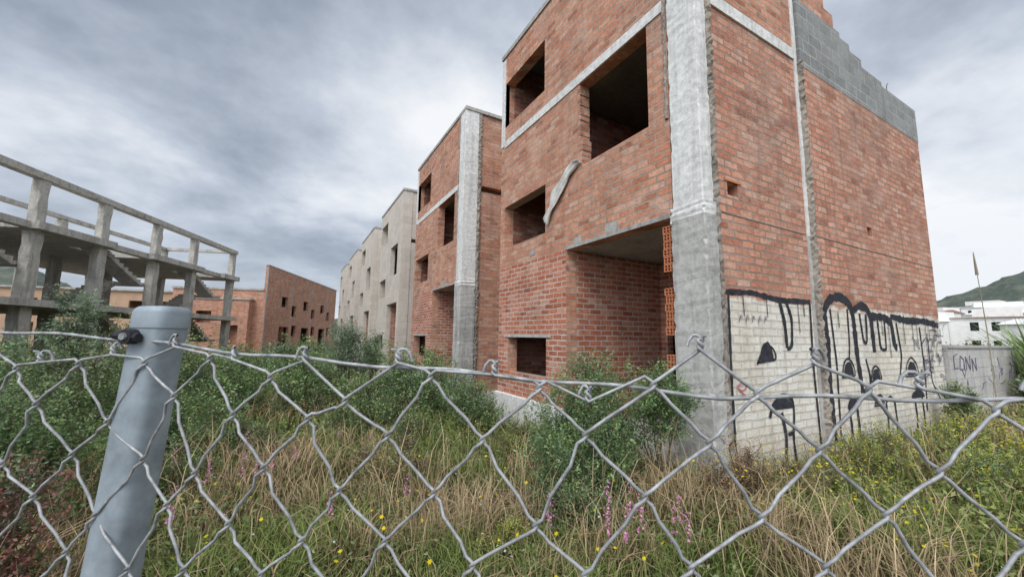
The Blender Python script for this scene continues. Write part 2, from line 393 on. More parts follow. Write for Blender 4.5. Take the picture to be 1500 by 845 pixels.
        mb=MB(); pA=Y(.03)-.006; pB=Y(0)-.006
        ribbon(mb,[(4.37,.05),(4.35,1.0),(4.37,2.03)],.05,pA-.030)
        ribbon(mb,[(4.3,2.06),(4.9,2.09),(5.5,2.03),(6.3,2.05)],.07,pA)
        ribbon(mb,[(5.50,2.04),(5.60,1.75),(5.62,1.42)],.07,pA-.001)
        ribbon(mb,[(5.66,2.04),(5.78,1.8),(5.74,1.42),(5.62,1.40)],.06,pA-.002)
        ribbon(mb,[(6.28,2.03),(6.25,1.2),(6.3,.1)],.05,pA-.0025)
        dome(mb,5.14,1.25,.30,.25,pA-.001); ribbon(mb,[(4.92,1.22),(5.1,1.45),(5.3,1.42),(5.36,1.27),(4.92,1.24)],.03,pA-.003)
        dome(mb,5.42,.66,.46,.14,pA-.001); ribbon(mb,[(5.12,.58),(5.2,.74),(5.45,.84),(5.66,.78),(5.68,.6),(5.62,.3),(5.66,-.05)],.05,pA-.002); ribbon(mb,[(5.38,.62),(5.46,.35),(5.42,-.05)],.06,pA-.003); ribbon(mb,[(5.5,.35),(5.62,.36)],.05,pA-.004)
        ribbon(mb,[(6.64,.1),(6.6,.9),(6.64,1.5),(6.6,1.95),(6.78,2.12),(7.1,2.18),(7.4,2.1),(7.5,1.9),(7.52,1.3),(7.6,.75)],.13,pB)
        ribbon(mb,[(6.78,1.98),(6.85,1.2),(6.8,.2)],.05,pB-.0005)
        ribbon(mb,[(7.32,2.0),(7.3,1.5),(7.25,1.25)],.05,pB-.0006)
        ribbon(mb,[(7.5,1.98),(7.75,2.08),(8.0,2.05),(8.12,1.9),(8.14,1.35)],.13,pB-.001)
        ribbon(mb,[(7.72,1.95),(7.78,1.5),(7.9,1.48),(7.95,1.95)],.06,pB-.0012)
        ribbon(mb,[(7.6,.78),(7.85,.7),(7.9,1.0),(7.8,1.25)],.05,pB-.0013)
        ribbon(mb,[(8.12,1.92),(8.6,1.93),(8.9,1.85),(8.95,1.45),(9.05,1.42)],.13,pB-.002)
        ribbon(mb,[(8.35,1.9),(8.38,1.4),(8.6,1.38),(8.62,1.88)],.06,pB-.0021)
        ribbon(mb,[(8.9,1.95),(9.6,1.9),(10.4,1.92),(11.15,1.86)],.12,pB-.003)
        ribbon(mb,[(9.1,1.85),(9.2,1.3),(9.05,.95)],.05,pB-.0035)
        for cx,cz,w_,h_ in ((7.2,1.02,.30,.20),(8.12,.92,.28,.18),(9.6,.95,.42,.24),(8.15,.55,.26,.12)):
            dome(mb,cx,cz,w_,h_,pB-.001); ribbon(mb,[(cx-w_*.75,cz-.03),(cx-w_*.5,cz+h_*.9),(cx,cz+h_*1.35),(cx+w_*.55,cz+h_*.8),(cx+w_*.7,cz-.02),(cx-w_*.7,cz-.02)],.03,pB-.004)
        dome(mb,7.25,.55,.36,.15,pB-.001)
        for x_ in (7.12,7.36,8.38,8.72,9.58,9.92): ribbon(mb,[(x_,.55),(x_+.03,.25),(x_-.01,-.02)],.06,pB-.002)
        dome(mb,9.75,.55,.6,.15,pB-.001)
        ribbon(mb,[(8.38,.55),(8.55,.66),(8.72,.55)],.05,pB-.0025)
        ribbon(mb,[(10.5,1.7),(10.5,.8),(10.9,.4)],.035,pB-.002); ribbon(mb,[(10.15,1.8),(10.2,1.0),(10.1,.3)],.05,pB-.0022)
        for x_ in (4.7,5.2,5.95,6.1): ribbon(mb,[(x_,2.06),(x_+.01,2.06-random.uniform(.15,.45))],.016,pA-.005)
        for x_ in (7.0,7.9,8.5,8.75,9.4,9.8,10.0,10.6,10.9): ribbon(mb,[(x_,1.95),(x_+.01,1.95-random.uniform(.2,.7))],.02,pB-.006)
        mb.obj('graffiti_black_lettering',M['black'],par)
        mb=MB()
        for q in range(24):
            cx=random.uniform(9.9,11.1); cz=random.uniform(.8,1.8); pts=[(cx,cz)]
            for r in range(4): pts.append((pts[-1][0]+random.uniform(-.2,.25),pts[-1][1]+random.uniform(-.22,.22)))
            ribbon(mb,pts,.02,pB-.007-q*.0003)
        for q in range(5):
            cx=4.6+q*.13; ribbon(mb,[(cx,1.72),(cx+.04,1.86),(cx+.09,1.72),(cx+.03,1.78)],.012,pA-.007-q*.0003)
        mb.obj('graffiti_thin_tags',M['tagb'],par)
        mb=MB(); ribbon(mb,[(4.5,.98),(4.62,1.05),(4.72,.98),(4.6,.9),(4.5,.96)],.022,pA-.006); ribbon(mb,[(4.55,.93),(4.66,.85)],.022,pA-.007)
        mb.obj('graffiti_pink_tag',M['tag'],par)
    return par
for k,y0 in enumerate((2.75,10.2,17.7,25.2,32.7,40.2)):
    house(k,y0,'brick' if k<2 else 'stone')

# ------------------------------------------------------------ concrete frame building (unfinished)
ang=-math.atan2(.33,.944)
sk=empty('unfinished_concrete_frame_building',(-9.2,21.6,0),ang)
mb=MB(); ts=[-13,-9.5,-6,-2.7,.6,3.6,7.1,10.4,15.0]
for i,t in enumerate(ts):
    for x in (0,-4.6,-9):
        top=7.4 if x>-9 else 5.4
        rough_column(mb,x-.42,x+.0,t-.24,t+.24,-1.5,2.38,.03,.06,.3); rough_column(mb,x-.40,x-.02,t-.22,t+.22,2.65,5.38,.03,.06,.3)
        if top>5.4 and not (x==-4.6 and i%2): rough_column(mb,x-.36,x-.03,t-.2,t+.2,5.66,7.40,.03,.06,.3)
o=mb.obj('columns',M['conc_f'],sk)
mb=MB()
mb.box(-9.6,.35,-14,15.3,2.38,2.65)
mb.wall('x',-.36,.38,-14,15.3,7.40,7.66)
mb.box(-4.9,-4.6,-14,15.3,7.425,7.62)
for t in (ts[-1],): mb.box(-4.55,-.37,t-.14,t+.14,7.43,7.63)
mb.obj('lower_slab_and_top_beams',M['conc_f'],sk)
mb=MB()
for a,b,x1 in ((-14,-1.9,.3),(-1.9,.2,-1.7),(.2,3.9,.3),(3.9,6.3,-1.7),(6.3,10.9,.3),(10.9,13.2,-1.7),(13.2,15.3,.3)):
    mb.box(-9.5,x1,a,b,5.36,5.66)
for a,b in ((-1.9,.2),(3.9,6.3),(10.9,13.2)): mb.box(-.36,.0,a+.001,b-.001,5.38,5.64)
mb.obj('middle_slab',M['conc_f'],sk)
def flight(mb,x0,x1,t0,z0,t1,z1,n=9):
    for i in range(n):
        a=t0+(t1-t0)*i/n; b=t0+(t1-t0)*(i+1)/n; za=z0+(z1-z0)*i/n; zb=z0+(z1-z0)*(i+1)/n
        lo=.16
        i0=len(mb.v); ztop=max(za,zb)
        mb.v+=[(x0,a,za-lo),(x1,a,za-lo),(x1,b,zb-lo),(x0,b,zb-lo),(x0,a,ztop),(x1,a,ztop),(x1,b,ztop),(x0,b,ztop)]
        mb.f+=[(i0,i0+3,i0+2,i0+1),(i0+4,i0+5,i0+6,i0+7),(i0,i0+1,i0+5,i0+4),(i0+1,i0+2,i0+6,i0+5),(i0+2,i0+3,i0+7,i0+6),(i0+3,i0,i0+4,i0+7)]
mb=MB()
for t in (-2.5,3.9,10.7):
    flight(mb,-1.3,-.45,t,5.55,t+2.8,4.1); mb.box(-2.5,-.40,t+2.8,t+3.6,3.95,4.1); flight(mb,-2.5,-1.5,t+2.8,4.1,t+.3,2.66)
    flight(mb,-1.3,-.45,t+.3,2.55,t+2.8,1.0); mb.box(-2.5,-.40,t+2.8,t+3.6,.85,1.0)
mb.obj('stair_flights',M['conc_f'],sk)

# ------------------------------------------------------------ far brick buildings
fb=empty('brick_terrace_building',(-2.8,45,0),ang-.03)
mb=MB()
hs=[]
for t in (3.5,9.5,15.5):
    hs+=[(t,t+1.5,4.3,5.4),(t+2.6,t+3.9,3.4,4.6),(t-.2,t+2.2,-1,2.2),(t+3.0,t+4.2,1.2,2.4)]
mb.wall('x',0,.25,0,22,-1.5,8.1,hs)
mb.box(-8,-.001,-.001,.25,-1.5,5.6)
mb.box(-8,-7.7,.25,22,-1.5,5.6); mb.box(-7.7,0,21.7,22,-1.5,8)
mb.obj('walls',M['brick'],fb)
mb=MB(); mb.box(-7.6,-.05,.3,21.6,3,3.2); mb.box(-8.1,-.005,-.1,21.6,5.61,5.8); mb.box(-.02,.3,-.05,22.1,8.1,8.2)
for t in (0,6,12,18): mb.box(.2,.262,t,t+.14,-1,8.1)
mb.obj('slabs',M['conc_d'],fb)
an=empty('low_brick_annex',(-7.6,46,0),ang-.03)
mb=MB(); mb.wall('y',0,.25,-1,4.0,-1.5,4.6,[(-.5,.8,2.4,3.5),(2.0,3.2,.4,2.2)]); mb.box(-1,-.7,.25,8,-1.5,4.6); mb.box(3.7,4.0,.25,8,-1.5,4.6); mb.box(-.69,3.69,7.7,8,-1.5,4.59); mb.obj('walls',M['brick'],an)
mb=MB(); mb.box(-1.1,4.1,-.1,8.1,4.6,4.75); mb.obj('roof',M['conc_d'],an)
ap=empty('apartment_building',(-26,75,0),-.3)
mb=MB(); hs=[(x,x+1.6,z,z+1.5) for x in range(-18,18,4) for z in (1,4.2)]
mb.wall('y',0,.3,-20,20,-1.5,7,hs); mb.box(-20,-19.7,.3,10,-1.5,7); mb.box(19.7,20,.3,10,-1.5,7); mb.box(-19.7,19.7,3,3.2,-1.5,7)
mb.obj('walls',flat_mat('ochre_render',(.48,.32,.22),.9,0,.15,1),ap)
mb=MB(); mb.box(-20.3,20.3,-.3,10.3,7,7.25); mb.obj('roof',M['conc_d'],ap)

# ------------------------------------------------------------ right: block wall, white houses, hills
gw=empty('concrete_block_wall')
mb=MB(); mb.box(11.45,34,2.72,2.92,-1,1.42); mb.obj('blockwork',M['blockwall'],gw)
mb=MB(); mb.box(11.45,34.05,2.69,2.95,1.422,1.48); mb.obj('coping',M['conc'],gw)
mb=MB()
def stroke(pts,w):
    for a,b in zip(pts[:-1],pts[1:]): mb.tube([(a[0],2.718,a[1]),(b[0],2.718,b[1])],w,4)
X0=11.6
for gi,g in enumerate([[(.35,1.3),(.1,1.25),(.1,1.0),(.35,1.02)],[(0,1.0),(.1,1.28),(.3,1.2),(.3,1.0),(0,1.0)],[(0,1.0),(0,1.28),(.25,1.0),(.3,1.3)],[(0,.98),(0,1.25),(.25,1.0),(.25,1.27)]]):
    stroke([(X0+gi*.42+a,b-.02*gi) for a,b in g],.011)
for q in range(12):
    cx=random.uniform(12,16); pts=[(cx,random.uniform(.5,1.1))]
    for r in range(3): pts.append((pts[-1][0]+random.uniform(-.2,.3),pts[-1][1]+random.uniform(-.2,.2)))
    stroke(pts,.008)
mb.obj('graffiti_tag',M['tagb'],gw)
wm=flat_mat('white_render',(.84,.83,.80),.9,0,.12,1); tm=flat_mat('terracotta_roof',(.38,.24,.18),.9,0,.3,2); dm=flat_mat('window_dark',(.06,.07,.08),.4,0,.2,3)
for i,(x,y,w,h) in enumerate(((100,28,9,5.4),(112,21,10,6.4),(118,35,11,6.6),(142,24,13,8.6),(140,40,12,8.4),(150,14,12,7.6),(95,13,8,4.6),(165,30,13,10),(128,13,9,6),(175,48,13,11),(160,22,11,9.5),(190,34,14,13),(180,18,12,11),(210,42,12,15),(215,24,13,14))):
    p=empty('white_house',(x,y,0),random.uniform(-.3,.3)); mb=MB()
    hs=[(a,a+1.1,z,z+1.2) for a in np.arange(-w/2+1,w/2-2,2.6) for z in ((1,2.9) if h<6 else (1,4,h-2))]
    mb.wall('x',0,.3,-w/2,w/2,-2,h,hs); mb.box(.3,10,-w/2,-w/2+.3,-2,h); mb.box(.3,10,w/2-.3,w/2,-2,h); mb.box(9.7,10,-w/2+.3,w/2-.3,-2,h)
    mb.box(3,10.2,-w/2-.01+1,w/2-3,h+.3,h+1.8)
    mb.obj('walls',wm,p)
    mb=MB(); mb.box(1,1.2,-w/2+.4,w/2-.4,-1,h-.3); mb.obj('windows',dm,p)
    mb=MB(); mb.v+=[(-.4,-w/2-.3,h+.01),(-.4,w/2+.3,h+.01),(10.3,w/2+.3,h+.01),(10.3,-w/2-.3,h+.01),(4.8,-w/2-.3,h+1.0 if i%3==0 else h+.35),(4.8,w/2+.3,h+1.0 if i%3==0 else h+.35)]
    mb.f+=[(0,4,5,1),(2,5,4,3),(0,3,4),(1,5,2),(0,1,2,3)]; mb.obj('roof',tm if i%4==1 else wm,p)
m,nt,b,out=new_mat('wooded_hill'); tc=nt.nodes.new('ShaderNodeTexCoord')
n=noise(nt,tc.outputs['Object'],.035,7,.75); n2=noise(nt,tc.outputs['Object'],.15,5,.8)
c=ramp(nt,n.outputs[0],[(.35,(.035,.055,.03)),(.5,(.07,.085,.045)),(.66,(.17,.16,.10))])
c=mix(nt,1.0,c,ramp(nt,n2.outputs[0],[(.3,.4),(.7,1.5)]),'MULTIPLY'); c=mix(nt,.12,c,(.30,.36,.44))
L(nt,c,b.inputs['Base Color']); M['hill']=m
mb=MB(); NA,NR=720,10
for r in range(NR):
    for a in range(NA):
        az=math.radians(a*360/NA-180); d=math.degrees(az)
        H=10+5*math.sin(az*5+1)+3*math.sin(az*13)+1.2*math.sin(az*41)+.8*math.sin(az*97+2)
        H+=48*math.exp(-((d-86)/12)**2)+22*math.exp(-((d-68)/6)**2)+42*math.exp(-((d+24)/6.5)**2)+12*math.exp(-((d+8)/10)**2)
        t=r/(NR-1); R=420+t*260; hh=(H+1.2*math.sin(az*211+r)+.8*math.sin(az*333+r*2))*math.sin(min(1,t*1.25)*math.pi/2)**1.2
        mb.v.append((R*math.sin(az),R*math.cos(az),hh*1.25-3*(1-t)))
for r in range(NR-1):
    for a in range(NA): mb.f.append((r*NA+a,r*NA+(a+1)%NA,(r+1)*NA+(a+1)%NA,(r+1)*NA+a))
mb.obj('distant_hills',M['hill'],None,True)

# ------------------------------------------------------------ ground
m,nt,b,out=new_mat('scrub_soil'); tc=nt.nodes.new('ShaderNodeTexCoord'); ob=tc.outputs['Object']
n=noise(nt,ob,.6,6,.7); n2=noise(nt,ob,7,6,.75); n3=noise(nt,ob,40,3,.7)
c=ramp(nt,n.outputs[0],[(.3,(.07,.09,.035)),(.48,(.13,.125,.06)),(.62,(.26,.20,.12)),(.75,(.34,.25,.16))])
c=mix(nt,1.0,c,ramp(nt,n2.outputs[0],[(.3,.45),(.65,1.2)]),'MULTIPLY'); c=mix(nt,1.0,c,ramp(nt,n3.outputs[0],[(.3,.6),(.65,1.15)]),'MULTIPLY')
L(nt,c,b.inputs['Base Color']); L(nt,bump(nt,math_(nt,'ADD',n2.outputs[0],n3.outputs[0]),1,.05),b.inputs['Normal'])
G=161; q=np.linspace(-1,1,G); cx=np.sinh(q*6.2)/np.sinh(6.2)*900
XX,YY=np.meshgrid(cx+2,cx+6,indexing='ij'); ZZ=gz(XX,YY)
fade=np.exp(-((XX**2+YY**2)/80**2)); ZZ=ZZ*fade-.66*(1-fade)
V=np.stack([XX.ravel(),YY.ravel(),ZZ.ravel()],1)
mb=MB(); mb.v=[tuple(v) for v in V]
mb.f=[(i*G+j,(i+1)*G+j,(i+1)*G+j+1,i*G+j+1) for i in range(G-1) for j in range(G-1)]
mb.obj('ground',m,None,True)

# ------------------------------------------------------------ vegetation
def raw_mesh(name,verts,faces_list,cols,mat,parent=None):
    me=bpy.data.meshes.new(name); nv=len(verts)
    loops=np.concatenate([f.ravel() for f in faces_list]); 
    sizes=np.concatenate([np.full(len(f),f.shape[1]) for f in faces_list]); starts=np.concatenate([[0],np.cumsum(sizes)[:-1]])
    me.vertices.add(nv); me.vertices.foreach_set('co',verts.astype(np.float32).ravel())
    me.loops.add(len(loops)); me.loops.foreach_set('vertex_index',loops.astype(np.int32))
    me.polygons.add(len(sizes)); me.polygons.foreach_set('loop_start',starts.astype(np.int32)); 
    try: me.polygons.foreach_set('loop_total',sizes.astype(np.int32))
    except Exception: pass
    me.update(calc_edges=True)
    ca=me.color_attributes.new('Col','FLOAT_COLOR','POINT')
    c4=np.concatenate([np.clip(cols,0,1),np.ones((nv,1))],1); ca.data.foreach_set('color',c4.astype(np.float32).ravel())
    me.materials.append(mat); o=bpy.data.objects.new(name,me); COL.objects.link(o)
    if parent: o.parent=parent
    return o
def blades(x,y,z0,h,w,lean,col):
    n=len(x); a=rng.uniform(0,2*np.pi,n); b=rng.uniform(0,2*np.pi,n)
    wx,wy=np.cos(a)*w/2,np.sin(a)*w/2; lx,ly=np.cos(b)*lean*h,np.sin(b)*lean*h
    P=np.zeros((n,5,3))
    P[:,0]=np.stack([x-wx,y-wy,z0],1); P[:,1]=np.stack([x+wx,y+wy,z0],1)
    mx,my,mz=x+lx*.35,y+ly*.35,z0+h*.6
    P[:,2]=np.stack([mx+wx*.8,my+wy*.8,mz],1); P[:,3]=np.stack([mx-wx*.8,my-wy*.8,mz],1)
    P[:,4]=np.stack([x+lx,y+ly,z0+h*(1-.3*lean)],1)
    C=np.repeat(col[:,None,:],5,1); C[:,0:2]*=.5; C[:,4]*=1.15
    i=np.arange(n)[:,None]*5
    return P.reshape(-1,3),[i+np.array([[0,1,2,3]]),i+np.array([[3,2,4]])],C.reshape(-1,3)
def vnoise(x,y,s,seed=0):
    r=np.random.default_rng(seed); T=r.random((64,64)); x=x/s+100; y=y/s+100
    xi,yi=np.floor(x).astype(int),np.floor(y).astype(int); fx,fy=x-xi,y-yi; fx=fx*fx*(3-2*fx); fy=fy*fy*(3-2*fy)
    g=lambda a,b:T[a%64,b%64]
    return (g(xi,yi)*(1-fx)+g(xi+1,yi)*fx)*(1-fy)+(g(xi,yi+1)*(1-fx)+g(xi+1,yi+1)*fx)*fy
def field(n,r0,r1,a0=-60,a1=105):
    r=np.exp(rng.uniform(np.log(r0),np.log(r1),n)); a=np.radians(rng.uniform(a0,a1,n))
    x,y=r*np.sin(a),r*np.cos(a)
    inside=(x>3.9)&(y>2.66)
    fence=(x*.613+y*.790)<.55
    k=~(inside|fence); return x[k],y[k],r[k]
GREEN=np.array((.135,.195,.055)); GREEN2=np.array((.25,.30,.09)); DRY=np.array((.48,.37,.225)); DRY2=np.array((.32,.225,.135)); OLIVE=np.array((.21,.21,.085))
x,y,r=field(145000,1.3,60)
cl=vnoise(x,y,.35,1)*.6+vnoise(x,y,1.1,2)*.4; dr=vnoise(x,y,1.6,3)*.6+vnoise(x,y,.5,4)*.4
right=np.clip((x-2.8)/1.2,0,1)*(y<3)
dryp=np.clip((dr-.49)*4.5+.32-right*.4,0.07,.82)
isdry=rng.random(len(x))<dryp
t=rng.random((len(x),1))
col=np.where(isdry[:,None],DRY*t+DRY2*(1-t),np.where(rng.random((len(x),1))<.5,GREEN*t+GREEN2*(1-t),OLIVE*t+GREEN*(1-t)))
h=(.10+.44*cl**1.6)*rng.uniform(.5,1.3,len(x))*(1+.3*isdry)*(1-.25*right)
w=.0036+.0014*r
keep=rng.random(len(x))<np.clip(cl*2.3-.15,.15,1)
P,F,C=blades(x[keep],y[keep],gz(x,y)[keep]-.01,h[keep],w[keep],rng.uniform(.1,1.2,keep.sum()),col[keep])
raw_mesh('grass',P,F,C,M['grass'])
x,y,r=field(5500,1.6,40,-45,80); d=vnoise(x,y,1.6,3)>.42; x,y,r=x[d],y[d],r[d]
col=DRY*rng.uniform(.7,1.4,(len(x),1)); P,F,C=blades(x,y,gz(x,y),rng.uniform(.4,.9,len(x)),.003+.0008*r,rng.uniform(.1,.8,len(x)),col)
raw_mesh('tall_dry_grass',P,F,C,M['grass'])

def leaves(cen,size,col,up=.3,asp=.45):
    n=len(cen); d=rng.normal(size=(n,3)); d[:,2]=d[:,2]*.7+up; d/=np.linalg.norm(d,axis=1,keepdims=True)
    e=rng.normal(size=(n,3)); s=np.cross(d,e); s/=np.linalg.norm(s,axis=1,keepdims=True)+1e-9
    nn=np.cross(d,s); L_=size[:,None]
    P=np.stack([cen,cen+d*L_*.5+s*L_*asp*.5+nn*L_*.06,cen+d*L_,cen+d*L_*.5-s*L_*asp*.5+nn*L_*.06],1)
    C=np.repeat(col[:,None,:],4,1); C[:,2]*=1.1
    i=np.arange(n)[:,None]*4
    return P.reshape(-1,3),[i+np.array([[0,1,2,3]])],C.reshape(-1,3)
x,y,r=field(90000,1.4,45); g=vnoise(x,y,.45,8)*.6+vnoise(x,y,1.5,9)*.4; k=(g>.42)|((x>2.6)&(y<3)&(g>.2)); x,y,r,g=x[k],y[k],r[k],g[k]
z=gz(x,y)+rng.random(len(x))*(.06+.6*np.clip(g-.33,0,1))
t=rng.random((len(x),1)); col=(np.array((.12,.18,.055))*t+np.array((.28,.33,.11))*(1-t))
yel=((x>2.8)&(y<3))[:,None]; col=np.where(yel,col*1.2+np.array((.06,.04,0)),col)
P,F,C=leaves(np.stack([x,y,z],1),.014+.008*r*rng.uniform(.6,1.3,len(x)),col)
raw_mesh('low_weeds',P,F,C,M['leaf'])

def shrub(name,c,rad,n,size,cols,blobs=14,asp=.45,up=.35):
    par=empty(name,(0,0,0)); c=np.array(c,float); rad=np.array(rad,float)
    bc=[];br=[]
    for i in range(blobs):
        v=rng.normal(size=3); v/=np.linalg.norm(v); v*=rng.uniform(.35,1.0); 
        if v[2]<-.5: v[2]*=.5
        bc.append(c+v*rad*.78); br.append(min(rad.mean(),rad.min()*1.3)*rng.uniform(.2,.46))
    bc=np.array(bc); br=np.array(br)
    ns=max(8,n//14); bi=rng.choice(blobs,ns,p=br**2/np.sum(br**2)); v=rng.normal(size=(ns,3)); v/=np.linalg.norm(v,axis=1,keepdims=True)
    rr=br[bi]*rng.uniform(.4,1.25,ns); sp=bc[bi]+v*rr[:,None]
    dirv=v*.6+np.array([0,0,.7]); dirv/=np.linalg.norm(dirv,axis=1,keepdims=True)
    k=14; tt=rng.uniform(0,1,(ns,k)); ln=size*4.5
    cen=sp[:,None,:]+dirv[:,None,:]*(tt[:,:,None]-.5)*ln+rng.normal(size=(ns,k,3))*size*.5
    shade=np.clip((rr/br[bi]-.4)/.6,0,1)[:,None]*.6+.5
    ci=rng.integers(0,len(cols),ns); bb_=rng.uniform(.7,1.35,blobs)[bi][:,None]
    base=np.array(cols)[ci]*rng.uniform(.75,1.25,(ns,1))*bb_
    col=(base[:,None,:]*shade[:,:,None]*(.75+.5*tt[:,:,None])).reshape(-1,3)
    cen=cen.reshape(-1,3); g=gz(cen[:,0],cen[:,1]); ok=cen[:,2]>g
    ok&=~((cen[:,0]>3.90)&(cen[:,1]>2.66)&(cen[:,1]<45.4)&(cen[:,0]<11.3))
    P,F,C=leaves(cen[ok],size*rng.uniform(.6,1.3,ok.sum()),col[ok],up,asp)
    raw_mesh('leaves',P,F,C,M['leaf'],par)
    mb=MB(); base=Vector((c[0],c[1],float(gz(c[0],c[1]))-.05))
    for b_ in bc:
        e=Vector(b_); mid=base.lerp(e,.5)+Vector((random.uniform(-.05,.05),random.uniform(-.05,.05),.05*rad[2]))
        mb.tube([base+Vector((random.uniform(-.06,.06),random.uniform(-.06,.06),0)),mid,e],.012*rad.mean()+.004,4,.003)
    for i in range(0,ns,max(1,ns//120)):
        a=Vector(sp[i]); bb=Vector(bc[bi[i]]); mb.tube([bb,a,a+Vector(dirv[i])*ln*.6],.004,3,.0015)
    mb.obj('stems',M['wood'],par)
    return par
def sc(l,k): return [tuple(a*k for a in c) for c in l]
LG=sc([(.10,.165,.06),(.13,.20,.07),(.075,.13,.05),(.175,.24,.09)],1.42)
OL=sc([(.15,.18,.075),(.20,.23,.09),(.11,.14,.065)],1.4)
YG=sc([(.30,.33,.05),(.24,.29,.06),(.40,.40,.06)],1.3)
GB=sc([(.13,.18,.10),(.17,.23,.14),(.09,.14,.08)],1.45)
BR=sc([(.20,.11,.065),(.29,.17,.10),(.15,.095,.055),(.20,.17,.07)],1.6)
RD=sc([(.15,.055,.045),(.20,.08,.06),(.09,.08,.045),(.08,.12,.04)],1.35)
shrub('mastic_shrub',(2.85,3.20,.62),(.80,.68,.76),22000,.030,LG,26)
shrub('mastic_shrub',(2.30,2.85,.45),(.64,.5,.60),13000,.028,LG,20)
shrub('mastic_shrub',(3.30,2.85,.80),(.44,.36,.52),8500,.028,LG,12)
shrub('mastic_shrub',(1.95,2.55,.2),(.4,.35,.35),6000,.025,LG+OL,14)
shrub('mastic_shrub',(3.15,4.4,.2),(.6,.6,.5),6000,.03,OL+LG,12)
shrub('dry_brown_shrub',(3.45,2.2,.30),(.55,.32,.40),7000,.022,BR,14,.3)
shrub('dry_brown_shrub',(4.5,2.2,.15),(.7,.25,.28),5500,.022,BR+OL,12,.3)
shrub('dry_brown_shrub',(1.0,4.4,.15),(.5,.5,.3),4000,.025,BR+OL,12,.3)
shrub('dry_brown_shrub',(3.0,1.75,.1),(.5,.3,.25),4000,.02,BR+YG,12,.3)
shrub('mastic_shrub',(2.5,9.0,.35),(1.35,1.2,1.0),14000,.055,LG,20)
shrub('mastic_shrub',(3.0,7.2,0.2),(.8,.9,.7),8000,.045,LG,14)
shrub('mastic_shrub',(1.5,8.0,.05),(1.0,.9,.65),8000,.045,OL+LG,16)
shrub('mastic_shrub',(1.8,6.3,.0),(.6,.6,.4),5000,.035,LG+OL,14)
shrub('mastic_shrub',(.6,10.8,.1),(1.1,1.0,.8),8000,.06,LG+OL,16)
shrub('olive_sapling',(1.7,14.2,.8),(.85,.9,1.5),9000,.07,GB,16,.35)
shrub('olive_sapling',(2.9,17.0,.6),(.85,.9,1.2),6000,.08,LG+GB,16,.35)
shrub('mastic_shrub',(.2,16.5,.1),(1.5,1.4,1.0),7000,.08,LG,14)
shrub('mastic_shrub',(-1.0,12.0,.25),(1.3,1.2,.95),9000,.065,LG,16)
shrub('mastic_shrub',(-1.9,9.3,.5),(1.3,1.2,1.0),12000,.055,LG+OL,20)
shrub('mastic_shrub',(-1.35,7.2,.3),(.85,.8,.75),9000,.045,LG,16)
shrub('mastic_shrub',(-2.4,6.3,.7),(1.1,1.0,.95),14000,.04,LG+OL,20)
shrub('mastic_shrub',(-2.6,4.6,.7),(.9,.9,.85),13000,.035,LG,18)
shrub('mastic_shrub',(-1.75,4.4,.5),(.65,.6,.7),11000,.03,LG,16)
shrub('mastic_shrub',(-1.0,5.2,.2),(.65,.6,.5),8000,.03,OL+LG,16)
shrub('mastic_shrub',(-.35,6.6,.0),(.6,.6,.4),5000,.035,LG+OL,14)
shrub('pine_sapling',(-4.0,11.6,1.5),(.42,.42,1.75),5500,.07,GB,18,.25)
shrub('pine_sapling',(-4.9,12.5,.5),(1.0,.9,1.1),6000,.08,GB+LG,16,.25)
shrub('pine_sapling',(-3.2,10.8,.6),(.6,.6,1.1),4500,.07,GB+LG,16,.25)
shrub('red_leaved_shrub',(-1.25,2.95,.5),(.42,.4,.6),8000,.024,RD,14,.5)
shrub('red_leaved_shrub',(-1.0,2.3,.25),(.3,.3,.35),5000,.02,RD+LG,12,.5)
shrub('yellow_green_spurge',(1.32,2.55,.1),(.24,.22,.17),3500,.016,YG,10,.4)
shrub('yellow_green_spurge',(2.75,4.9,.1),(.4,.4,.35),4500,.02,YG+OL,12,.4)
shrub('yellow_green_spurge',(6.0,2.1,.2),(1.0,.35,.40),9000,.022,YG+OL,20,.4)
shrub('yellow_green_spurge',(8.3,2.0,.15),(1.4,.5,.40),8000,.028,YG+OL,20,.4)
shrub('yellow_green_spurge',(6.5,1.3,.1),(1.2,.4,.28),7000,.024,YG+LG,20,.4)
shrub('ivy_shrub',(10.3,2.4,.5),(.42,.22,.75),6000,.035,LG+OL,12)
for i,(x_,y_) in enumerate(((-3.5,19),(1.5,22),(-.8,26),(2.2,29),(-3,33),(.5,37),(2.4,45),(-6.5,15),(-8.5,18),(-1,42),(-5,23),(-2,21),(-4,15.5))):
    s=random.uniform(.8,1.25); hz_=.85 if x_<-2.5 else 1.1; shrub('scrub_bush',(x_,y_,-.3),(1.6*s,1.4*s,hz_*s),3500,.12,random.choice((LG,OL,GB)),12)
for i,(x_,y_) in enumerate(((15.5,2.1),(18,3.8),(22,3.8),(27,4.2),(17.5,2.0),(20,1.8))):
    shrub('garden_shrub',(x_,y_,.6),(1.1,.55,1.0),3500,.09,random.choice((LG,OL)),12)
par=empty('giant_reed'); xs=rng.normal(16.6,.5,200); ys=rng.normal(2.3,.15,200)
P,F,C=blades(xs,ys,np.zeros(200),rng.uniform(1.2,2.6,200),np.full(200,.05),rng.uniform(.1,.6,200),np.array((.20,.28,.10))*rng.uniform(.7,1.3,(200,1)))
raw_mesh('reed_leaves',P,F,C,M['grass'],par)
mb=MB(); mb.tube([(13.2,2.5,0),(13.15,2.5,1.8),(12.95,2.5,3.1)],.014,5,.006); mb.tube([(12.95,2.5,3.0),(12.9,2.5,3.3),(12.87,2.5,3.5)],.028,6,.006)
mb.obj('reed_plume',flat_mat('reed_plume',(.40,.34,.25)),par)

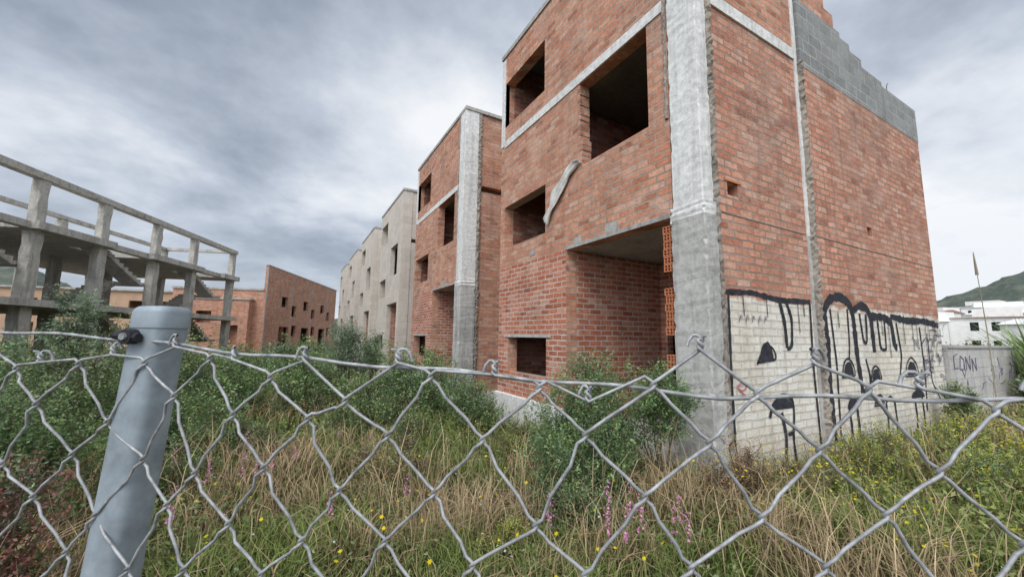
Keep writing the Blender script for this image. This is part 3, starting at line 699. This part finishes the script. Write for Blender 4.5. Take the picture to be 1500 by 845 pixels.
def flowers(name,x,y,h,rad,col):
    n=len(x); z0=gz(x,y); k=6
    cen=np.stack([x,y,z0+h],1); tilt=rng.normal(size=(n,3))*.5; tilt[:,2]=1; tilt/=np.linalg.norm(tilt,axis=1,keepdims=True)
    a=np.cross(tilt,np.array([1,.2,0])); a/=np.linalg.norm(a,axis=1,keepdims=True); b=np.cross(tilt,a)
    ang=np.arange(2*k)*np.pi/k; rr=np.where(np.arange(2*k)%2==0,1,.55)
    ring=cen[:,None,:]+(a[:,None,:]*np.cos(ang)[None,:,None]+b[:,None,:]*np.sin(ang)[None,:,None])*(rad[:,None]*rr[None,:])[:,:,None]
    P=ring.reshape(-1,3); i=np.arange(n)[:,None]*2*k; F=[i+np.arange(2*k)[None,:]]
    C=np.repeat(col[:,None,:],2*k,1).reshape(-1,3)
    P2,F2,C2=blades(x,y,z0,h,np.full(n,.003),np.zeros(n),np.tile(GREEN2,(n,1)))
    off=len(P); raw_mesh(name,np.concatenate([P,P2]),F+[f+off for f in F2],np.concatenate([C,C2]),M['petal'])
n=1500; x=rng.uniform(3.0,10,n); y=rng.uniform(.8,2.55,n); k=(vnoise(x,y,.5,11)>.45); x,y=x[k],y[k]
x2,y2,_=field(260,2.2,11,-30,50); x=np.concatenate([x,x2]); y=np.concatenate([y,y2]); n=len(x)
flowers('yellow_wildflowers',x,y,rng.uniform(.22,.5,n),rng.uniform(.008,.017,n),np.array((.80,.62,.03))*rng.uniform(.8,1.1,(n,1)))
x,y,_=field(200,2.0,9,-40,60); n=len(x)
flowers('white_wildflowers',x,y,rng.uniform(.15,.45,n),rng.uniform(.006,.011,n),np.array((.7,.66,.66))*rng.uniform(.8,1.1,(n,1)))
pts=[(1.86,1.9),(1.78,1.98),(1.95,1.86),(2.12,1.76),(2.17,1.70),(1.9,2.1),(-.2,4.1),(-.32,4.3),(-.1,4.5),(-.55,4.3),(-.6,3.3),(.3,3.1),(2.35,1.9),(-.9,4.9),(.1,5.0),(1.5,2.2),(.6,5.6),(-.4,5.6),(2.0,2.0),(.9,3.4)]
Pl=[];Fl=[];Cl=[];off=0
for (px,py) in pts:
    H=random.uniform(.42,.60); n=36; z0=float(gz(px,py)); tz=rng.uniform(.6,1,n)
    cen=np.stack([px+rng.normal(size=n)*.010+.02*tz*H,py+rng.normal(size=n)*.010,z0+H*tz],1)
    P,F,C=leaves(cen,np.full(n,.017)*(1.35-.7*(tz-.6)/.4),np.array((.75,.33,.55))*rng.uniform(.6,1.3,(n,1)),.2,.9)
    Pl.append(P);Fl+= [f+off for f in F];Cl.append(C);off+=len(P)
    P,F,C=blades(np.array([px]*3),np.array([py]*3),np.array([z0]*3),np.array([H,H*.9,H*.6]),np.full(3,.006),np.array([0,.05,.4]),np.tile(GREEN2,(3,1)))
    Pl.append(P);Fl+= [f+off for f in F];Cl.append(C);off+=len(P)
raw_mesh('pink_snapdragon_flowers',np.concatenate(Pl),[np.asarray(f) for f in Fl],np.concatenate(Cl),M['petal'])

# ------------------------------------------------------------ chain link fence
fence=empty('chain_link_fence')
nv=Vector((.613,.790,0)).normalized(); tv=Vector((nv.y,-nv.x,0))
W=.0873; H=.101; R=.00155; D0=.365
def FP(s,z,o): return nv*(D0+o+.008*math.sin(s*5+z*3)+.005*math.sin(s*17-z*11))+tv*s+Vector((0,0,z))
_j={}
jr=random.Random(5)
def jit(c,r):
    k=(c,r)
    if k not in _j: _j[k]=(jr.gauss(0,.0042),jr.gauss(0,.0060))
    return _j[k]
def node(c,r):
    s=.0087+c*W/2; js,jz=jit(c,r)
    z=(1.411 if c%2==0 else 1.46)-r*H
    return s+js+.009*math.sin(z*9+c*.3),z+jz+.008*math.sin(c*.55)+.007*math.sin(c*1.7)
cu=bpy.data.curves.new('mesh_wires','CURVE'); cu.dimensions='3D'; cu.bevel_depth=R; cu.bevel_resolution=1; cu.fill_mode='FULL'
def add_poly(cu,pts):
    sp=cu.splines.new('POLY'); sp.points.add(len(pts)-1)
    for p,q in zip(sp.points,pts): p.co=(q.x,q.y,q.z,1)
C0,C1=-62,50
for c in range(C0,C1):
    even=c if c%2==0 else c+1; odd=c+1 if c%2==0 else c
    se,_z=node(even,-1); rr=random.Random(even*7+1); zt=1.488+rr.uniform(-.012,.010)+.006*math.sin(even*.55)
    if even==0: zt-=.022
    sd=1 if c==even else -1
    hookdir=rr.choice((-1,1)); hl=rr.uniform(.5,1.05)
    if sd==hookdir:
        e=[(se+hookdir*.0125*hl,zt-.010*hl,.003),(se+hookdir*.0105*hl,zt-.003,.003),(se+hookdir*.006*hl,zt+.0015,.0025),(se+hookdir*.002,zt+.0015,.001),(se-hookdir*.001,zt-.001,0)]
    else:
        e=[(se+sd*.0055*hl,zt+.001,-.003),(se+sd*.002,zt+.001,-.002)]
    for q in range(5):
        ph=q*1.25+(0 if sd>0 else math.pi); e.append((se+math.cos(ph)*.0020,zt-.003-q*.0021,math.sin(ph)*.0020))
    pts=[FP(a,z,o) for a,z,o in e]
    prev=None; bw_=rr.uniform(.0008,.0028)
    for r in range(0,14):
        for col_ in ((odd,even)):
            s,z=node(col_,r)
            if z<.04: break
            d=1 if col_==c+1 else -1
            if prev is not None:
                (ps,pz)=prev
                for f_ in (.33,.67): pts.append(FP(ps+(s-ps)*f_-d*bw_*(1 if f_<.5 else -.6),pz+(z-pz)*f_,(.5-f_)*-3*R*d*.6))
            pts.append(FP(s-d*.0065,z+.0065,d*R*1.1)); pts.append(FP(s-d*.0005,z+.0024,d*R*1.2)); pts.append(FP(s+d*.0016,z,0)); pts.append(FP(s-d*.0005,z-.0024,-d*R*1.2)); pts.append(FP(s-d*.0065,z-.0065,-d*R*1.1))
            prev=(s,z)
    add_poly(cu,pts)
o=bpy.data.objects.new('mesh_wires',cu); COL.objects.link(o); cu.materials.append(M['steel']); o.parent=fence
cu=bpy.data.curves.new('tension_wires','CURVE'); cu.dimensions='3D'; cu.bevel_depth=.0017; cu.bevel_resolution=2
prof=[(-3.1,1.47),(-1.6,1.505),(-.66,1.497),(-.481,1.490),(-.41,1.482),(-.115,1.467),(.02,1.459),(.12,1.454),(.34,1.457),(1.0,1.463),(2.1,1.485)]
pp=[]
for (a,za),(b2,zb) in zip(prof[:-1],prof[1:]):
    for i in range(8): t=i/8; pp.append(FP(a+(b2-a)*t,za+(zb-za)*t+.0018*math.sin((a+(b2-a)*t)*40),.004))
add_poly(cu,pp); add_poly(cu,[FP(a,.75,.004) for a in np.arange(-3.1,2.1,.1)])
o=bpy.data.objects.new('tension_wires',cu); COL.objects.link(o); cu.materials.append(M['steel']); o.parent=fence
def post(s,ztop,lean=0):
    par=fence; c=nv*(D0+.032)+tv*s; mb=MB(); n=48; r=.0225
    def cc(z): return c+tv*(lean*(z-ztop))
    rings=[(-.3,r),(ztop-.024,r),(ztop-.0239,r*1.06),(ztop-.006,r*1.07),(ztop-.002,r*1.0),(ztop+.0005,r*.88),(ztop+.0015,r*.6),(ztop+.002,0.001)]
    for z,rad in rings:
        q0=cc(z)
        for i in range(n):
            a=2*math.pi*i/n; ca,sa=math.cos(a),math.sin(a); k_=(abs(ca)**4+abs(sa)**4)**(-1/4)
            q=q0+tv*(rad*ca*k_)+nv*(rad*sa*k_*.9); mb.v.append((q.x,q.y,z))
    for k in range(len(rings)-1):
        for i in range(n): mb.f.append((k*n+i,k*n+(i+1)%n,(k+1)*n+(i+1)%n,(k+1)*n+i))
    o=mb.obj('post',M['post'],par,True); es=o.modifiers.new('e','EDGE_SPLIT'); es.split_angle=math.radians(35)
    b0=c-nv*.022-tv*.010; mb=MB(); zb=ztop-.034
    mb.tube([b0+nv*.004+Vector((0,0,zb)),b0-nv*.009+Vector((0,0,zb))],.0085,12); mb.tube([b0-tv*.018-nv*.004+Vector((0,0,zb+.001)),b0+tv*.013-nv*.004+Vector((0,0,zb-.001))],.0048,8)
    mb.obj('wire_clamp',M['rubber'],par)
    mb=MB(); mb.tube([b0-nv*.009+Vector((0,0,zb)),b0-nv*.012+Vector((0,0,zb))],.004,8); mb.obj('clamp_bolt',M['steel'],par)
for s,z,l in ((-.481,1.528,.085),(2.05,1.52,0),(-3.05,1.53,.02)): post(s,z,l)

# ------------------------------------------------------------ sky / light
w=bpy.data.worlds.new("World"); S.world=w; w.use_nodes=True; nt=w.node_tree; nt.nodes.clear()
out=nt.nodes.new('ShaderNodeOutputWorld'); bg=nt.nodes.new('ShaderNodeBackground'); L(nt,bg.outputs[0],out.inputs[0])
SUN_EL=math.radians(50); SUN_AZ=math.radians(-130)
sky=nt.nodes.new('ShaderNodeTexSky'); sky.sky_type='NISHITA'; sky.sun_disc=False; sky.sun_elevation=SUN_EL; sky.sun_rotation=SUN_AZ
tc=nt.nodes.new('ShaderNodeTexCoord'); sp=nt.nodes.new('ShaderNodeSeparateXYZ'); L(nt,tc.outputs['Generated'],sp.inputs[0])
zc=math_(nt,'ADD',math_(nt,'MAXIMUM',sp.outputs[2],0.0),.30)
cb=nt.nodes.new('ShaderNodeCombineXYZ'); L(nt,math_(nt,'DIVIDE',sp.outputs[0],zc),cb.inputs[0]); L(nt,math_(nt,'DIVIDE',sp.outputs[1],zc),cb.inputs[1]); cb.inputs[2].default_value=5.3
n1=noise(nt,cb.outputs[0],1.0,5,.52,.5); n2=noise(nt,cb.outputs[0],3.4,5,.62)
dens=math_(nt,'ADD',math_(nt,'MULTIPLY',n1.outputs[0],.72),math_(nt,'MULTIPLY',n2.outputs[0],.28))
dens=math_(nt,'ADD',math_(nt,'MULTIPLY',math_(nt,'SUBTRACT',dens,.5),1.5),.5)
def lobe(d,p,amt):
    d=Vector(d).normalized(); v=nt.nodes.new('ShaderNodeVectorMath'); v.operation='DOT_PRODUCT'; L(nt,tc.outputs['Generated'],v.inputs[0]); v.inputs[1].default_value=d
    return math_(nt,'MULTIPLY',math_(nt,'POWER',math_(nt,'MAXIMUM',v.outputs['Value'],0.0),p),amt)
for a in (lobe((168,521,310),30,.24),lobe((870,150,120),12,.20),lobe((-277,753,431),7,-.11),lobe((100,560,620),12,-.04)): dens=math_(nt,'ADD',dens,a)
c=ramp(nt,dens,[(.22,(.20,.235,.31)),(.38,(.31,.355,.43)),(.52,(.48,.53,.61)),(.64,(.68,.72,.78)),(.80,(.88,.89,.91))])
hz=rng_(nt,sp.outputs[2],0,.25,.55,0); c=mix(nt,hz,c,(.64,.69,.77))
c=mix(nt,1.0,c,mix(nt,lobe((-.6,-.6,.5),1.2,1.0),(1,1,1),(3.1,3.05,2.95)),'MULTIPLY')  # unseen sky behind the camera brightened as added fill for the facades
skyc=mix(nt,1.0,sky.outputs[0],(.10,.10,.10),'MULTIPLY')
c=mix(nt,.10,c,skyc)
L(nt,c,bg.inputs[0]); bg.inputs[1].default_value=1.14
sl=bpy.data.lights.new('sun','SUN'); sl.energy=1.5; sl.angle=math.radians(25); sl.color=(1,.96,.9)
so=bpy.data.objects.new('sun',sl); COL.objects.link(so)
d=Vector((-.75*math.cos(SUN_EL),-.66*math.cos(SUN_EL),math.sin(SUN_EL))); so.rotation_euler=d.to_track_quat('Z','Y').to_euler()

# ------------------------------------------------------------ camera
X=Vector((.875,-.073,-.479)).normalized(); Yv=Vector((-.484,-.100,-.870)); Yv=(Yv-X*X.dot(Yv)).normalized(); Z=X.cross(Yv)
cam=bpy.data.cameras.new('camera'); co=bpy.data.objects.new('camera',cam); COL.objects.link(co)
co.matrix_world=Matrix((( X.x,X.y,X.z,0),(Yv.x,Yv.y,Yv.z,0),(Z.x,Z.y,Z.z,1.5),(0,0,0,1)))
cam.sensor_width=36; cam.lens=13.8; cam.clip_start=.02; cam.clip_end=3000
S.camera=co
S.view_settings.view_transform='Standard'; S.view_settings.look='None'; S.view_settings.exposure=0
